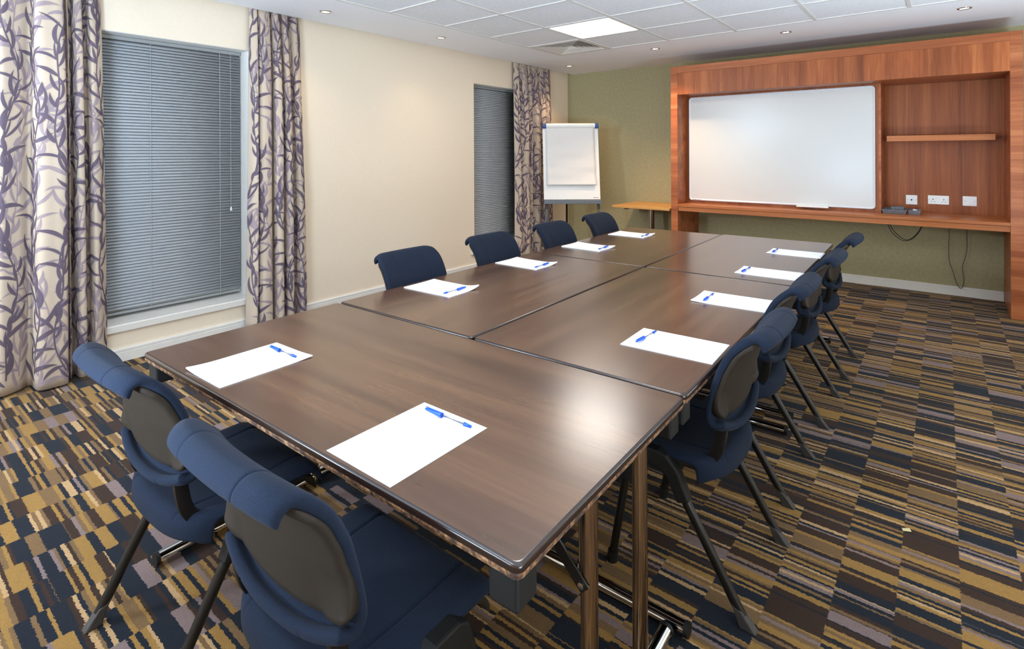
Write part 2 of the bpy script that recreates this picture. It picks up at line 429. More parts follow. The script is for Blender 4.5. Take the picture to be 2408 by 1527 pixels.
# ------------------------------------------------------------------ curtains
def curtain(label, plan, loc, seed, wid_top=.9, wid_bot=1.06, amp_bot=1.15, zt=2.44, sh_bot=0., period=.17):
    """plan: (Y, X) control points of the folds, in world metres"""
    rr = random.Random(seed)
    pl = catmull([(x, y) for y, x in plan], 12)
    yc = sum(p[1] for p in pl)/len(pl); xm = sum(p[0] for p in pl)/len(pl)
    s = [0]
    for i in range(1, len(pl)): s.append(s[-1]+math.hypot(pl[i][0]-pl[i-1][0], pl[i][1]-pl[i-1][1]))
    Ltot = s[-1]; n = len(pl)
    def P(u, z, off=0.):
        u = min(max(u, 0), Ltot)
        lo, hi = 0, n-1
        while hi-lo > 1:
            mid = (lo+hi)//2
            if s[mid] <= u: lo = mid
            else: hi = mid
        k = (u-s[lo])/(s[hi]-s[lo]+1e-9)
        x = pl[lo][0]+(pl[hi][0]-pl[lo][0])*k; y = pl[lo][1]+(pl[hi][1]-pl[lo][1])*k
        tx, ty = pl[hi][0]-pl[lo][0], pl[hi][1]-pl[lo][1]; q = math.hypot(tx, ty)
        a = max(0, min(1, z/zt))                       # 0 floor .. 1 heading
        wk = wid_bot + (wid_top-wid_bot)*a**1.2
        e = a**5
        amp = amp_bot + (.95-amp_bot)*a
        X = xm + (x-xm)*amp
        top = .048 + (x-xm)*.45                        # pleated heading kept tight to the wall
        X = X*(1-e) + top*e
        X += .006*math.sin(7*u+2.2*z)*(1-e)
        Y = yc + (y-yc)*wk + sh_bot*(1-a)**2
        return (X + off*ty/q*1. if False else X + off*abs(ty)/q + 0., Y - off*tx/q*(1 if ty > 0 else -1), z)
    root = thing('curtain', label, 'curtain', loc, 0, 'leaf patterned curtains')
    nz = 40; zs = [.012+(zt-.012)*i/nz for i in range(nz+1)]
    front = [P(u, z) for u in s for z in zs]
    back = [(p[0]-.0025, p[1], p[2]) for p in front]
    mb = MB(); mb.sheet(front, back, n, nz+1)
    # printed design: wavy stems with long curved leaves, laid on the cloth
    def strip(mid, wid, mi, off):
        vs = []; N = len(mid)
        for i, (u, z) in enumerate(mid):
            a = mid[max(0, i-1)]; b = mid[min(N-1, i+1)]
            du, dz = b[0]-a[0], b[1]-a[1]; q = math.hypot(du, dz)+1e-9
            nu, nzz = -dz/q, du/q
            for k in (-1, -.6, -.2, .2, .6, 1):
                uu, z2 = u+nu*wid[i]*k, z+nzz*wid[i]*k
                if not (-.02 <= uu <= Ltot+.02 and .014 <= z2 <= zt-.002): return
                uu = min(max(uu, .0015), Ltot-.0015)
                vs.append(P(uu, z2, off))
        F = []
        for i in range(N-1):
            for k in range(5): F.append((i*6+k, i*6+k+1, (i+1)*6+k+1, (i+1)*6+k))
        mb.add(vs, F, mi, True)
    def leaf(u, z, ang, ln, wd, bend, mi, off):
        mid = []; N = 20; a = ang; x, y = u, z; wl = []
        for i in range(N):
            t = i/(N-1); mid.append((x, y)); wl.append(wd*(math.sin(math.pi*min(1, t*1.02)**.8))**.9*.5+.0004)
            x += math.cos(a)*ln/(N-1); y += math.sin(a)*ln/(N-1); a += bend/(N-1)
        strip(mid, wl, mi, off)
    for layer, (mi, off, per) in enumerate(((2, .0014, period), (1, .0024, period))):
        u0 = -per*.25 + layer*per*.5
        while u0 < Ltot+.05:
            ph = rr.uniform(0, 6.28); am = per*.22; zz = .0
            def sx(z): return u0 + am*math.sin(z*5.2+ph) + .02*math.sin(z*11+ph*2)
            seg = []; z = -.02
            stem = [(sx(q*.03), q*.03) for q in range(0, int(zt/.03)+1)]
            for i in range(0, len(stem)-4, 3): strip(stem[i:i+4], [.0038]*4 if mi == 1 else [.0028]*4, mi, off-.0002)
            z = rr.uniform(0, .06); side = 1
            while z < zt:
                t = sx(z+.01)-sx(z-.01); base = math.atan2(.02, t)
                dev = rr.uniform(.45, 1.15)*side
                ln = rr.uniform(.09, .17); wd = rr.uniform(.013, .025)
                leaf(sx(z), z, base-dev, ln, wd, rr.choice((-1, 1, 1))*side*rr.uniform(.5, 1.5), mi, off)
                if rr.random() < .35:
                    leaf(sx(z), z, base-dev*.4, ln*.75, wd*.7, side*rr.uniform(.2, .9), mi, off)
                z += rr.uniform(.030, .060); side = -side
            u0 += per*rr.uniform(.9, 1.15)
    mb.v = [(x-loc[0], y-loc[1], z-loc[2]) for x, y, z in mb.v]
    mb.build('cloth', [M['cloth'], M['leafd'], M['leafl']], root)
    return root
curtain('leaf patterned curtain at the far left, on the near side of the large window',
        [(-5.52,.055),(-5.56,.11),(-5.595,.12),(-5.605,.05),(-5.635,.06),(-5.640,.13),(-5.675,.135),(-5.685,.05),(-5.705,.06),(-5.712,.12),(-5.735,.055),
         (-5.738,.17),(-5.80,.185),(-5.87,.17),(-5.885,.06),(-5.94,.09),(-6.02,.115),(-6.06,.05),(-6.12,.11),(-6.20,.06)], (.1,-5.85,0), 3, .94, 1.03, 1.2)
curtain('leaf patterned curtain between the large window and the bare cream wall',
        [(-4.618,.05),(-4.60,.10),(-4.568,.12),(-4.556,.05),(-4.545,.11),(-4.50,.13),(-4.455,.115),(-4.448,.045),(-4.425,.05),(-4.42,.12),(-4.37,.13),(-4.335,.055),
         (-4.325,.115),(-4.285,.12),(-4.255,.05),(-4.235,.055),(-4.22,.11),(-4.175,.10),(-4.14,.05)], (.1,-4.40,0), 11, .86, 1.06, 1.2)
curtain('leaf patterned curtain in the far corner behind the flip chart easel',
        [(-1.315,.05),(-1.26,.11),(-1.20,.055),(-1.15,.11),(-1.09,.12),(-1.06,.05),(-1.01,.11),(-.95,.055),(-.90,.12),(-.83,.11),(-.80,.05),(-.75,.11),(-.70,.12),(-.67,.055),(-.60,.11),(-.54,.09),(-.49,.05)],
        (.1,-.9,0), 21, .97, 1.0, 1.1)

# ------------------------------------------------------------------ ceiling fittings
def panel(i, j, label):
    x, y = GX+(i+.5)*T, GY-(j+.5)*T
    r = thing('ceiling_light', label, 'ceiling light', (x, y, ZC), 0, 'square light panels')
    h = T/2-.014
    f = MB()
    f.box(-h, h, -h, -h+.014, -.004, .02).box(-h, h, h-.014, h, -.004, .02).box(-h, -h+.014, -h+.014, h-.014, -.004, .02).box(h-.014, h, -h+.014, h-.014, -.004, .02)
    f.build('light_frame', M['gloss'], r)
    MB().box(-h+.014, h-.014, -h+.014, h-.014, .002, .02).build('diffuser', M['panel'], r)
    return r
M['panel'] = emis('lit_light_panel', (255,249,240), 27.)
panel(1, 1, 'square lit light panel set in the tiled ceiling beside the air vent')
for (i, j), w_ in {(3,5):'middle', (3,9):'near end'}.items():  # unseen panels added as fill light, placed to balance the room
    panel(i, j, 'unseen light panel added for fill in the %s of the tiled ceiling' % w_)

def downlight(x, y, warm, label, power):
    r = thing('downlight', label, 'spotlight', (x, y, ZC), 0, 'recessed spotlights in the ceiling border')
    MB().lathe([(.030, -.001), (.032, -.006), (.041, -.006), (.045, -.002), (.045, 0), (.030, 0)], (0,0,0), 28).build('bezel', M['chrome'], r)
    MB().lathe([(0, -.0025), (.030, -.0025), (.030, -.0005), (0, -.0005)], (0,0,0), 24).build('lamp', M['warm'] if warm else M['cool'], r)
    l = bpy.data.lights.new('spot', 'SPOT'); l.energy = power; l.spot_size = R(110); l.spot_blend = .9; l.shadow_soft_size = .03
    l.color = (1, .70, .42) if warm else (.94, .97, 1)
    o = bpy.data.objects.new('downlight_beam', l); COL.objects.link(o); o.location = (x, y, ZC-.02)
    o.rotation_euler = (0, 0, 0)
M['warm'] = emis('warm_lamp', (255,236,200), 9.); M['cool'] = emis('cool_lamp', (240,246,255), 9.)
DL = [(.416,-4.182,1,'first warm recessed spotlight above the bare cream wall, nearest the large window',11),
      (.418,-2.936,1,'second warm recessed spotlight above the bare cream wall, before the air vent',9),
      (.446,-.693,1,'warm recessed spotlight in the far ceiling corner above the easel',42),
      (1.712,-1.074,1,'warm recessed spotlight above the left end of the walnut unit',130),
      (2.924,-1.052,0,'cool white recessed spotlight above the middle of the walnut unit',7),
      (4.137,-1.083,0,'cool white recessed spotlight above the right end of the walnut unit',7),
      (.416,-5.43,0,'cool white recessed spotlight out of view above the near curtain',12)]
for x, y, w_, lb, p in DL: downlight(x, y, w_, lb, p)

vr = thing('air_vent', 'square louvred air vent in the ceiling corner tile beside the light panel', 'vent', (GX+T/2, GY-T/2, ZC))
h = T/2-.013
f = MB(); f.box(-h, h, -h, -h+.03, -.004, .01).box(-h, h, h-.03, h, -.004, .01).box(-h, -h+.03, -h+.03, h-.03, -.004, .01).box(h-.03, h, -h+.03, h-.03, -.004, .01)
f.build('vent_frame', M['vent'], vr, .002)
MB().box(-h+.01, h-.01, -h+.01, h-.01, .075, .08).build('vent_back', M['ventd'], vr)
a = h-.034
while a > .03:
    q = MB(); bq = a-.034
    def ring(s_, z): return [(-s_,-s_,z),(s_,-s_,z),(s_,s_,z),(-s_,s_,z)]
    vs = ring(a, .003)+ring(max(bq, .004), .040)+ring(a+.003, .002)+ring(max(bq, .004), .042)
    F = []
    for k in range(4):
        k2 = (k+1) % 4
        F += [(k, 4+k, 4+k2, k2), (8+k, 8+k2, 12+k2, 12+k), (k, k2, 8+k2, 8+k)]
    q.add(vs, F); q.build('louvre', M['vent'], vr, 0, 2, True)
    a -= .040

# ------------------------------------------------------------------ walnut wall unit
UF, UL, UR = -.662, 1.713, 4.487
UI0, UI1 = 1.786, 4.412
UT, UH = 2.254, 1.945
WT = .752
unit = thing('wall_unit', 'tall walnut wall unit framing the whiteboard along the end wall', 'cabinet', (3.1, -.33, 0))
def U(mb): mb.v = [(x-3.1, y+.33, z) for x, y, z in mb.v]; return mb
U(MB().box(UL, UI0, UF, -.001, 0, UT)).build('side_panel', [M['walH']], unit, .0015)
U(MB().box(UI1, UR, UF, -.001, 0, UT)).build('side_panel', [M['walH']], unit, .0015)
U(MB().box(UI0, UI1, UF, UF+.03, UH, UT-.073)).build('header_panel', M['walV'], unit, .001)
U(MB().box(UI0, UI1, UF, UF+.03, UT-.072, UT).box(UI0, UI1, UF+.03, -.001, UT-.02, UT)).build('top_rail', M['walH'], unit, .001)
U(MB().box(UI0, UI1, UF+.03, -.12, UH, UH+.018)).build('soffit_panel', M['walH'], unit)
U(MB().box(UI0, UI1, UF, -.001, WT-.026, WT)).build('worktop', M['walL'], unit, .0015)
U(MB().box(UI0, UI1, UF+.012, UF+.03, WT-.074, WT-.030).box(UI0, UI1, UF+.02, UF+.03, WT-.031, WT-.026)).build('worktop_rail', M['walL'], unit, .001)
BX, BF = 3.571, -.39
U(MB().box(UI0, BX-.018, BF, BF+.02, WT, UH)).build('backing_panel', M['walP'], unit)
U(MB().box(BX-.018, BX, BF-.002, -.101, WT, UH)).build('divider', M['walH'], unit)
U(MB().box(BX, UI1, -.10, -.085, WT, UH)).build('back_panel', M['walP'], unit)
U(MB().box(3.608, 4.345, -.33, -.10, 1.409, 1.460)).build('floating_shelf', M['walL'], unit, .0015)

wb = thing('whiteboard', 'large blank whiteboard mounted in the left bay of the walnut unit', 'whiteboard', (2.675, -.40, WT+.03))
def rrect(x0, x1, z0, z1, r, n=6):
    P = []
    for cx, cz, a0 in ((x1-r, z0+r, -90), (x1-r, z1-r, 0), (x0+r, z1-r, 90), (x0+r, z0+r, 180)):
        for k in range(n+1):
            a = R(a0+90*k/n); P.append((cx+r*math.cos(a), cz+r*math.sin(a)))
    return P
def W(mb): mb.v = [(x-2.675, y+.40, z-WT-.03) for x, y, z in mb.v]; return mb
wx0, wx1, wz0, wz1 = 1.822, 3.528, .783, 1.928
outer = rrect(wx0, wx1, wz0, wz1, .032); inner = rrect(wx0+.020, wx1-.020, wz0+.020, wz1-.020, .014)
W(MB().prism(rrect(wx0+.012, wx1-.012, wz0+.012, wz1-.012, .02), 'y', -.408, -.391)).build('writing_surface', M['wboard'], wb)
fr = MB(); n_ = len(outer)
vs = [(x, -.392, z) for x, z in outer]+[(x, -.412, z) for x, z in outer]+[(x, -.416, z) for x, z in [(a_+(b_-a_)*.3, c_+(d_-c_)*.3) for (a_, c_), (b_, d_) in zip(outer, inner)]]+[(x, -.4085, z) for x, z in inner]
F = []
for lv in range(3):
    for k in range(n_):
        F.append((lv*n_+k, lv*n_+(k+1)%n_, (lv+1)*n_+(k+1)%n_, (lv+1)*n_+k))
fr.add(vs, F, 0, False); W(fr).build('frame', M['alu'], wb, 0, 2, True)
pt = MB(); pt.prism([(-.410, .785), (-.475, .774), (-.478, .780), (-.476, .790), (-.47, .787), (-.410, .797)], 'x', 2.895, 3.165)
W(pt).build('pen_tray', M['wplastic'], wb, .002)
W(MB().box(1.860, 1.905, -.4172, -.4158, .7885, .7935).box(1.91, 1.955, -.4172, -.4158, .789, .7925)).build('maker_mark', M['print'], wb)

# sockets on the back panel of the right bay (wall plane Y=-.10)
def plate(name, label, cat, x0, x1, z0, z1):
    r = thing(name, label, cat, ((x0+x1)/2, -.10, (z0+z1)/2)); w_, h_ = (x1-x0)/2, (z1-z0)/2
    MB().box(-w_, w_, -.009, -.0002, -h_, h_).build('face_plate', M['wplastic'], r, .003, 3)
    return r, w_, h_
r, w_, h_ = plate('aerial_socket', 'white single aerial socket plate on the walnut back panel above the trays', 'socket', 3.737, 3.822, .820, .908)
MB().lathe([(0,-.0125),(.004,-.0125),(.007,-.0125),(.007,-.009),(0,-.009)], (0,0,0), 16, 0, False, 'y').build('coaxial_port', M['slotd'], r)
for s_ in (-1, 1): MB().box(s_*.030-.004, s_*.030+.004, -.0096, -.0088, -.0012, .0012).build('screw', M['slotd'], r)
r, w_, h_ = plate('double_socket', 'white double mains socket on the walnut back panel between the aerial and blank plates', 'socket', 3.898, 4.047, .832, .912)
for s_ in (-1, 1):
    cx = s_*.038
    MB().box(cx-.003, cx+.003, -.0096, -.0088, -.002, .010).build('earth_slot', M['slotd'], r)
    for q in (-1, 1): MB().box(cx+q*.011-.0045, cx+q*.011+.0045, -.0096, -.0088, -.019, -.015).build('pin_slot', M['slotd'], r)
    MB().box(s_*.010-.006, s_*.010+.006, -.0125, -.0088, .004, .024).build('rocker_switch', M['wplastic'], r, .001)
    MB().box(s_*.064-.004, s_*.064+.004, -.0096, -.0088, -.001, .001).build('screw', M['slotd'], r)
r, w_, h_ = plate('blank_plate', 'white single blanking plate on the walnut back panel, the rightmost plate', 'socket', 4.139, 4.234, .829, .915)
MB().box(-w_+.012, w_-.012, -.0115, -.0088, -h_+.012, h_-.012).build('raised_panel', M['wplastic'], r, .002)
for s_ in (-1, 1): MB().box(s_*.031-.004, s_*.031+.004, -.0122, -.0112, -.0012, .0012).build('screw', M['slotd'], r)

# trays on the worktop
def tray(x, y, z, lx, ly, hh, label, rz=0):
    r = thing('tray', label, 'tray', (x, y, z), rz, 'grey woven trays')
    def loop(s, zz): return [(-lx/2*s, -ly/2*s, zz), (lx/2*s, -ly/2*s, zz), (lx/2*s, ly/2*s, zz), (-lx/2*s, ly/2*s, zz)]
    L_ = [loop(.86, 0), loop(1., hh), loop(.95, hh), loop(.83, .006)]
    mb = MB(); vs = [p for q in L_ for p in q]; F = [(3,2,1,0), (12,13,14,15)]
    for i in range(3):
        for k in range(4): F.append((i*4+k, i*4+(k+1)%4, (i+1)*4+(k+1)%4, (i+1)*4+k))
    mb.add(vs, F); mb.build('tray_body', M['tray'], r, .003, 2)
    MB().box(-lx*.41, lx*.41, -ly*.41, ly*.41, .0065, .009).build('tray_lining', M['trayin'], r)
    return r
tray(3.668, -.335, WT+.0006, .186, .22, .040, 'long grey tray on the walnut worktop beside the whiteboard bay')
tray(3.688, -.30, WT+.0112, .100, .11, .046, 'small grey tray nested inside the long tray')
tray(3.812, -.345, WT+.0006, .088, .17, .040, 'small grey tray holding white sachets at the right of the long tray')
for k in range(3):
    mb = MB(); mb.add([(-.014,-.01,0),(.014,-.01,0),(.014,.01,0),(-.014,.01,0),(-.013,-.009,.005),(.013,-.009,.005),(.013,.009,.005),(-.013,.009,.005)],
           [(3,2,1,0),(4,5,6,7),(0,1,5,4),(1,2,6,5),(2,3,7,6),(3,0,4,7)])
    o = mb.build('sachet', M['paper'], None, .001)
    o.location = (3.812, -.375+.036*k, WT+.036); o.rotation_euler = (.15*(-1)**k, .2, .5*k)
    tag(o, 'white paper sachet lying in the small right hand tray', 'sachet', 'sachets in the small tray')

# cables below the worktop
def cable(name, label, pts, r, mat, n=8):
    p = catmull(pts, n); c0 = p[0]
    mb = MB().tube([(q[0]-c0[0], q[1]-c0[1], q[2]-c0[2]) for q in p], r, 8)
    o = mb.build(name, mat); o.location = c0
    tag(o, label, 'cable'); return o
cable('cable', 'black looped cable hanging under the worktop below the trays',
      [(3.600,-.28,.7195),(3.606,-.28,.66),(3.64,-.28,.57),(3.70,-.28,.51),(3.745,-.28,.498),(3.80,-.28,.53),(3.845,-.28,.60),(3.862,-.28,.66),(3.866,-.27,.7195),
       (3.862,-.262,.66),(3.83,-.255,.58),(3.77,-.25,.51),(3.72,-.25,.512),(3.66,-.25,.57),(3.625,-.25,.64),(3.618,-.25,.7195)], .0032, M['cable'])
cable('cable', 'long grey cable hanging to the skirting under the right end of the worktop',
      [(4.048,-.06,.7195),(4.048,-.06,.61),(4.044,-.06,.45),(4.047,-.055,.317),(4.072,-.05,.225),(4.092,-.045,.14),(4.120,-.045,.078),(4.142,-.045,.11),(4.146,-.045,.18),(4.136,-.05,.268),
       (4.156,-.06,.36),(4.168,-.06,.45),(4.168,-.06,.58),(4.165,-.06,.7195)], .0033, M['gcable'])

# ------------------------------------------------------------------ small beech table
bt = thing('side_table', 'square beech topped pedestal table standing between the easel and the walnut unit', 'table', (1.355, -.345, 0))
MB().prism(rrect(-.345, .345, -.34, .34, .012), 'z', .672, .698).build('tabletop', M['beech'], bt, .003)
MB().box(-.20, .20, -.20, .20, .655, .672).box(-.23, -.19, -.25, .25, .652, .672).build('top_plate', M['black'], bt)
MB().tube([(0,0,.03), (0,0,.656)], .033, 24).build('column', M['chrome'], bt)
MB().lathe([(0,.0),(.21,0),(.215,.008),(.19,.020),(.06,.034),(.034,.05),(0,.05)], (0,0,0), 32).build('base', M['black'], bt)

# ------------------------------------------------------------------ flip chart easel
CAM = Vector((4.0238, -6.6041, 1.3156)); FWD = Vector((-.6442, .7648, 0)); RGT = Vector((.7648, .6442, 0))
fb = CAM + FWD*6.60 + RGT*(208/1290*6.60); ft = CAM + FWD*6.74 + RGT*(203/1290*6.74)
ez = thing('flip_chart_easel', 'white flip chart easel with curling paper standing before the far corner curtain', 'easel', (fb.x, fb.y, 0), math.atan2(RGT.y, RGT.x))
# local: x along board, y away from the viewer, z up
z0, z1 = .755, 1.660; lean = .14
def BY(z): return lean*(z-z0)/(z1-z0)
wb_, wt_ = .340, .338
def slab(xa, xb, za, zb, ya, yb):
    mb = MB(); vs = []
    for z in (za, zb):
        for (x, y) in ((xa, ya), (xb, ya), (xb, yb), (xa, yb)): vs.append((x, BY(z)+y, z))
    return mb.add(vs, [(3,2,1,0),(4,5,6,7),(0,1,5,4),(1,2,6,5),(2,3,7,6),(3,0,4,7)])
slab(-wb_, wb_, z0, z1, 0, .018).build('board', M['flipw'], ez, .002)
MB().tube([(-.30, BY(1.65)-.012, 1.648), (.30, BY(1.65)-.012, 1.648)], .030, 20).build('paper_clamp', M['flipw'], ez)
for s_ in (-1, 1):
    MB().tube([(s_*.298, BY(1.65)-.012, 1.648), (s_*.342, BY(1.65)-.012, 1.648)], .033, 20).build('clamp_cap', M['flipb'], ez)
nu, nv = 18, 40; fr_, bk_ = [], []
for i in range(nu):
    u = -.305+.595*i/(nu-1)
    for j in range(nv):
        v = j/(nv-1); z = 1.632-.700*v
        fold = .006*math.sin(18*v+2.2*u*3+.6)*min(1, v*2) + .004*math.sin(31*v-5*u) * v
        y = BY(z)-.014-.010*v - fold - (.028*max(0, (v-.86)/.14)**2 if v > .86 else 0)
        fr_.append((u+.004*v, y, z)); bk_.append((u+.004*v, y+.002, z))
MB().sheet(fr_, bk_, nu, nv).build('paper_pad', M['flipp'], ez, 0, 2, True)
slab(-.345, .345, .705, .752, -.045, .015).build('marker_tray', M['flipg'], ez, .003)
for s_ in (-1, 1):
    lg = MB().tube([(s_*.31, -.01, .73), (s_*.325, -.045, .45), (s_*.35, -.13, .012)], .0125, 12).build('leg', M['flipg'], ez)
    MB().tube([(s_*.31, -.012, .70), (s_*.316, -.022, .64)], .016, 12).build('leg_clamp', M['glide'], lg)
MB().tube([(-.04, .16, 1.45), (-.02, .30, .75), (.0, .45, .012)], .0125, 12).build('leg', M['black'], ez)
slab(.262, .272, .772, .782, -.0012, 0).build('maker_mark', M['red'], ez)
slab(.275, .318, .774, .779, -.0012, 0).build('maker_text', M['print'], ez)

# ------------------------------------------------------------------ meeting tables
TH = .0235
TO = Vector((2.011, -5.951))
def tw(u, v): return (TO.x+math.cos(TH)*u-math.sin(TH)*v, TO.y+math.sin(TH)*u+math.cos(TH)*v)
def table(label, uc, vc, Lx, Wy, turn, e0, e1):
    x, y = tw(uc, vc)
    r = thing('folding_table', label, 'table', (x, y, 0), TH+(math.pi/2 if turn else 0), 'dark walnut folding tables')
    hx, hy = Lx/2, Wy/2
    def lp(inset, z, n=6): return [(a, b, z) for a, b in rrect(-hx+inset, hx-inset, -hy+inset, hy-inset, .016, n)]
    prof = [(.0065, 0), (.0034, -.0008), (.0012, -.0025), (0, -.0055), (0, -.010), (.0004, -.0150)]
    loops = [lp(i, HT+z) for i, z in prof]; n = len(loops[0])
    mb = MB(); mb.add(loops[0], [tuple(range(n))], 0)
    vs = [p for l in loops for p in l]
    F = [(k*n+(i+1)%n, k*n+i, (k+1)*n+i, (k+1)*n+(i+1)%n) for k in range(len(loops)-1) for i in range(n)]
    F = [f[::-1] for f in F]
    mb.add(vs, F, 1, True)
    mb.build('tabletop', [M['table'], M['tedge']], r, 0, 2, True)
    loops = [lp(i, HT+z) for i, z in [(.0010, -.0147), (.0002, -.019), (.002, -.026), (.007, -.029)]]
    mb = MB(); vs = [p for l in loops for p in l]
    F = [(k*n+i, k*n+(i+1)%n, (k+1)*n+(i+1)%n, (k+1)*n+i) for k in range(3) for i in range(n)]
    F += [tuple(range(3*n, 4*n)), tuple(range(n))]
    mb.add(vs, F, 0, False); mb.build('edge_strip', M['rawwood'], r, 0, 2, True)
    EE = {-1: hx-e0, 1: hx-e1}; e = min(EE.values())
    fm = MB()
    for s in (-1, 1): fm.box(-e+.03, e-.03, s*(hy-.10)-.012, s*(hy-.10)+.012, HT-.062, HT-.030)
    for s in (-1, 1): fm.box(s*EE[s]-.014, s*EE[s]+.014, -hy+.09, hy-.09, HT-.055, HT-.030)
    fm.build('frame_rail', M['black'], r)
    for sx in (-1, 1):
        e = EE[sx]
        ft_ = MB().tube([(sx*e, -hy+.012, .026), (sx*e, hy-.012, .026)], .0195, 18).build('foot_bar', M['chrome'], r)
        for sy in (-1, 1):
            MB().tube([(sx*e, sy*(hy-.013), .026), (sx*e, sy*(hy-.001), .026)], .0203, 18).build('end_cap', M['blackp'], ft_)
            lg = MB().tube([(sx*e, (.075+sy*.13), .035), (sx*e, (.075+sy*.13), HT-.034)], .0185, 18).build('leg', M['tinted_chrome'], r)
            MB().tube([(sx*e, (.075+sy*.13), .012), (sx*e, (.075+sy*.13), .066)], .0225, 18).build('leg_collar', M['chrome'], lg)
            MB().prism([(sx*(hx-.012)*1., sy*(hy-.012)), (sx*(hx-.072), sy*(hy-.012)), (sx*(hx-.072), sy*(hy-.072)), (sx*(hx-.012), sy*(hy-.072))], 'z', HT-.092, HT-.030).build('corner_block', M['blackp'], r, .006, 2, True)
        br = MB(); yb = .075-.13-.022
        px, pz = sx*(e-.006), .425; qx, qz = sx*(e-.215), HT-.034
        d = Vector((qx-px, 0, qz-pz)).normalized(); nn = Vector((-d.z, 0, d.x))*.013
        A = Vector((px, 0, pz))-d*.012; B = Vector((qx, 0, qz))
        br.prism([((A-nn).x, (A-nn).z), ((A+nn).x, (A+nn).z), ((B+nn).x, (B+nn).z), ((B-nn).x, (B-nn).z)], 'y', yb-.002, yb+.003)
        o = br.build('brace', M['black'], r, .001, 2, True)
        MB().lathe([(0,-.004),(.007,-.004),(.007,.0),(0,.0)], (px, yb-.002, pz), 12, 0, False, 'y').build('rivet', M['chrome'], o)
    return r
table('dark wood folding table set crosswise at the near end of the block', .751, .382, 1.502, .764, False, .085, .052)
table('dark wood folding table on the window side, touching the near crosswise table', .377, 1.530, 1.512, .752, True, .05, .05)
table('dark wood folding table on the right side, touching the near crosswise table', 1.130, 1.530, 1.512, .742, True, .022, .13)
table('dark wood folding table on the window side, at the far end by the easel', .379, 3.060, 1.536, .752, True, .05, .05)
table('dark wood folding table on the right side, at the far end by the walnut unit', 1.128, 3.078, 1.560, .738, True, .018, .16)

# ------------------------------------------------------------------ chairs
def back_profile():
    pts = [(-.148,.503),(-.126,.488),(-.108,.497),(-.104,.533),(-.110,.588),(-.124,.645),(-.140,.695),(-.163,.742),(-.190,.776),(-.212,.795),(-.232,.800),(-.247,.790),(-.252,.772)]
    return catmull(pts, 4)
BP = back_profile(); NB = len(BP)
BS = [0.]
for i in range(1, NB): BS.append(BS[-1]+math.hypot(BP[i][0]-BP[i-1][0], BP[i][1]-BP[i-1][1]))
def back_pt(x, k, hw=.204):
    y, z = BP[k]; a = abs(x)/hw
    s = BS[k]/BS[-1]
    wlow = max(0, 1-(z-.465)/.13) if s < .6 else 0
    z2 = z + .044*a**2.6*min(1, wlow*1.1)
    y2 = y + .020*a**2 * (1 if s < .55 else max(.55, 1-.45*(s-.55)/.3))
    if s > .62:                                   # rounded shoulders of the rolled top
        q = min(1, (s-.62)/.2)
        z2 -= .012*max(0, (a-.72)/.28)**2*q
        y2 += .012*max(0, (a-.72)/.28)**2*q
    xs = x*(1-.10*max(0, (s-.80)/.2))             # roll a little narrower
    if s < .16: xs = x*(.94+.06*s/.16)
    return Vector((xs, y2, z2))
def surf_grid(xs, ks, fn):
    G = [[fn(x, k) for k in ks] for x in xs]
    Nn = []
    for i in range(len(xs)):
        row = []
        for j in range(len(ks)):
            a = G[min(i+1, len(xs)-1)][j]-G[max(i-1, 0)][j]; b = G[i][min(j+1, len(ks)-1)]-G[i][max(j-1, 0)]
            row.append(a.cross(b).normalized())
        Nn.append(row)
    return G, Nn
def edge_fall(d, w):  # rounded rim
    t = max(0, min(1, d/w)); return math.sqrt(max(0, 1-(1-t)**2))
def xs_samples(hw, seams):
    X = set(); n = 24
    for i in range(n+1): X.add(round(-hw+2*hw*i/n, 5))
    for e in (.002, .006, .011): X.add(round(hw-e, 5)); X.add(round(-hw+e, 5))
    for s in seams:
        for d in (-.008, -.004, 0, .004, .008): X.add(round(s+d, 5)); X.add(round(-s+d, 5))
    return sorted(X)
def make_pad():
    hw = .204; xs = xs_samples(hw, [.104]); ks = list(range(NB))
    G, Nn = surf_grid(xs, ks, back_pt)
    fr, bk = [], []
    for i, x in enumerate(xs):
        for j in ks:
            d = min(hw-abs(x), BS[j], BS[-1]-BS[j])
            th = .0015+.0105*edge_fall(d, .013)
            groove = .0026*math.exp(-((abs(x)-.104)/.0024)**2)
            wr = .0016*math.sin(BS[j]*95+9*x)*math.exp(-((BS[j]/BS[-1]-.70)/.06)**2)*math.exp(-(x/.1)**2)
            fr.append(G[i][j]-Nn[i][j]*(th-groove+wr)); bk.append(G[i][j]+Nn[i][j]*th)
    return MB().sheet(fr, bk, len(xs), NB)
def make_shell():
    hw = .200; xs = xs_samples(hw, [])
    k0 = min(range(NB), key=lambda k: abs(BP[k][1]-.520) + (9 if BP[k][0] < -.14 else 0))
    k1 = min(range(NB), key=lambda k: abs(BS[k]/BS[-1]-.875))
    ks = list(range(k0, k1+1))
    def fn(x, k):
        p = back_pt(x, k); s = (k-k0)/(k1-k0); a = abs(x)/hw
        base = BP[k]; lift = (.030*a**2.4+.012*max(0, (a-.88)/.12)**2)*max(0, 1-s*2.6)      # curved lower edge
        return Vector((p.x, p.y, (base[1] if s < .55 else p.z)+lift))
    G, Nn = surf_grid(xs, ks, fn)
    fr, bk = [], []
    for i, x in enumerate(xs):
        for jj, j in enumerate(ks):
            d = min(hw-abs(x), BS[j]-BS[k0], BS[k1]-BS[j])
            e = edge_fall(d, .014)
            fr.append(G[i][jj]+Nn[i][jj]*.0115); low = max(0, 1-(BS[j]-BS[k0])/.10)*max(0, (abs(x)/hw-.70)/.30)**.5
            bk.append(G[i][jj]+Nn[i][jj]*(.016+.010*e+.020*low))
    return MB().sheet(fr, bk, len(xs), len(ks))
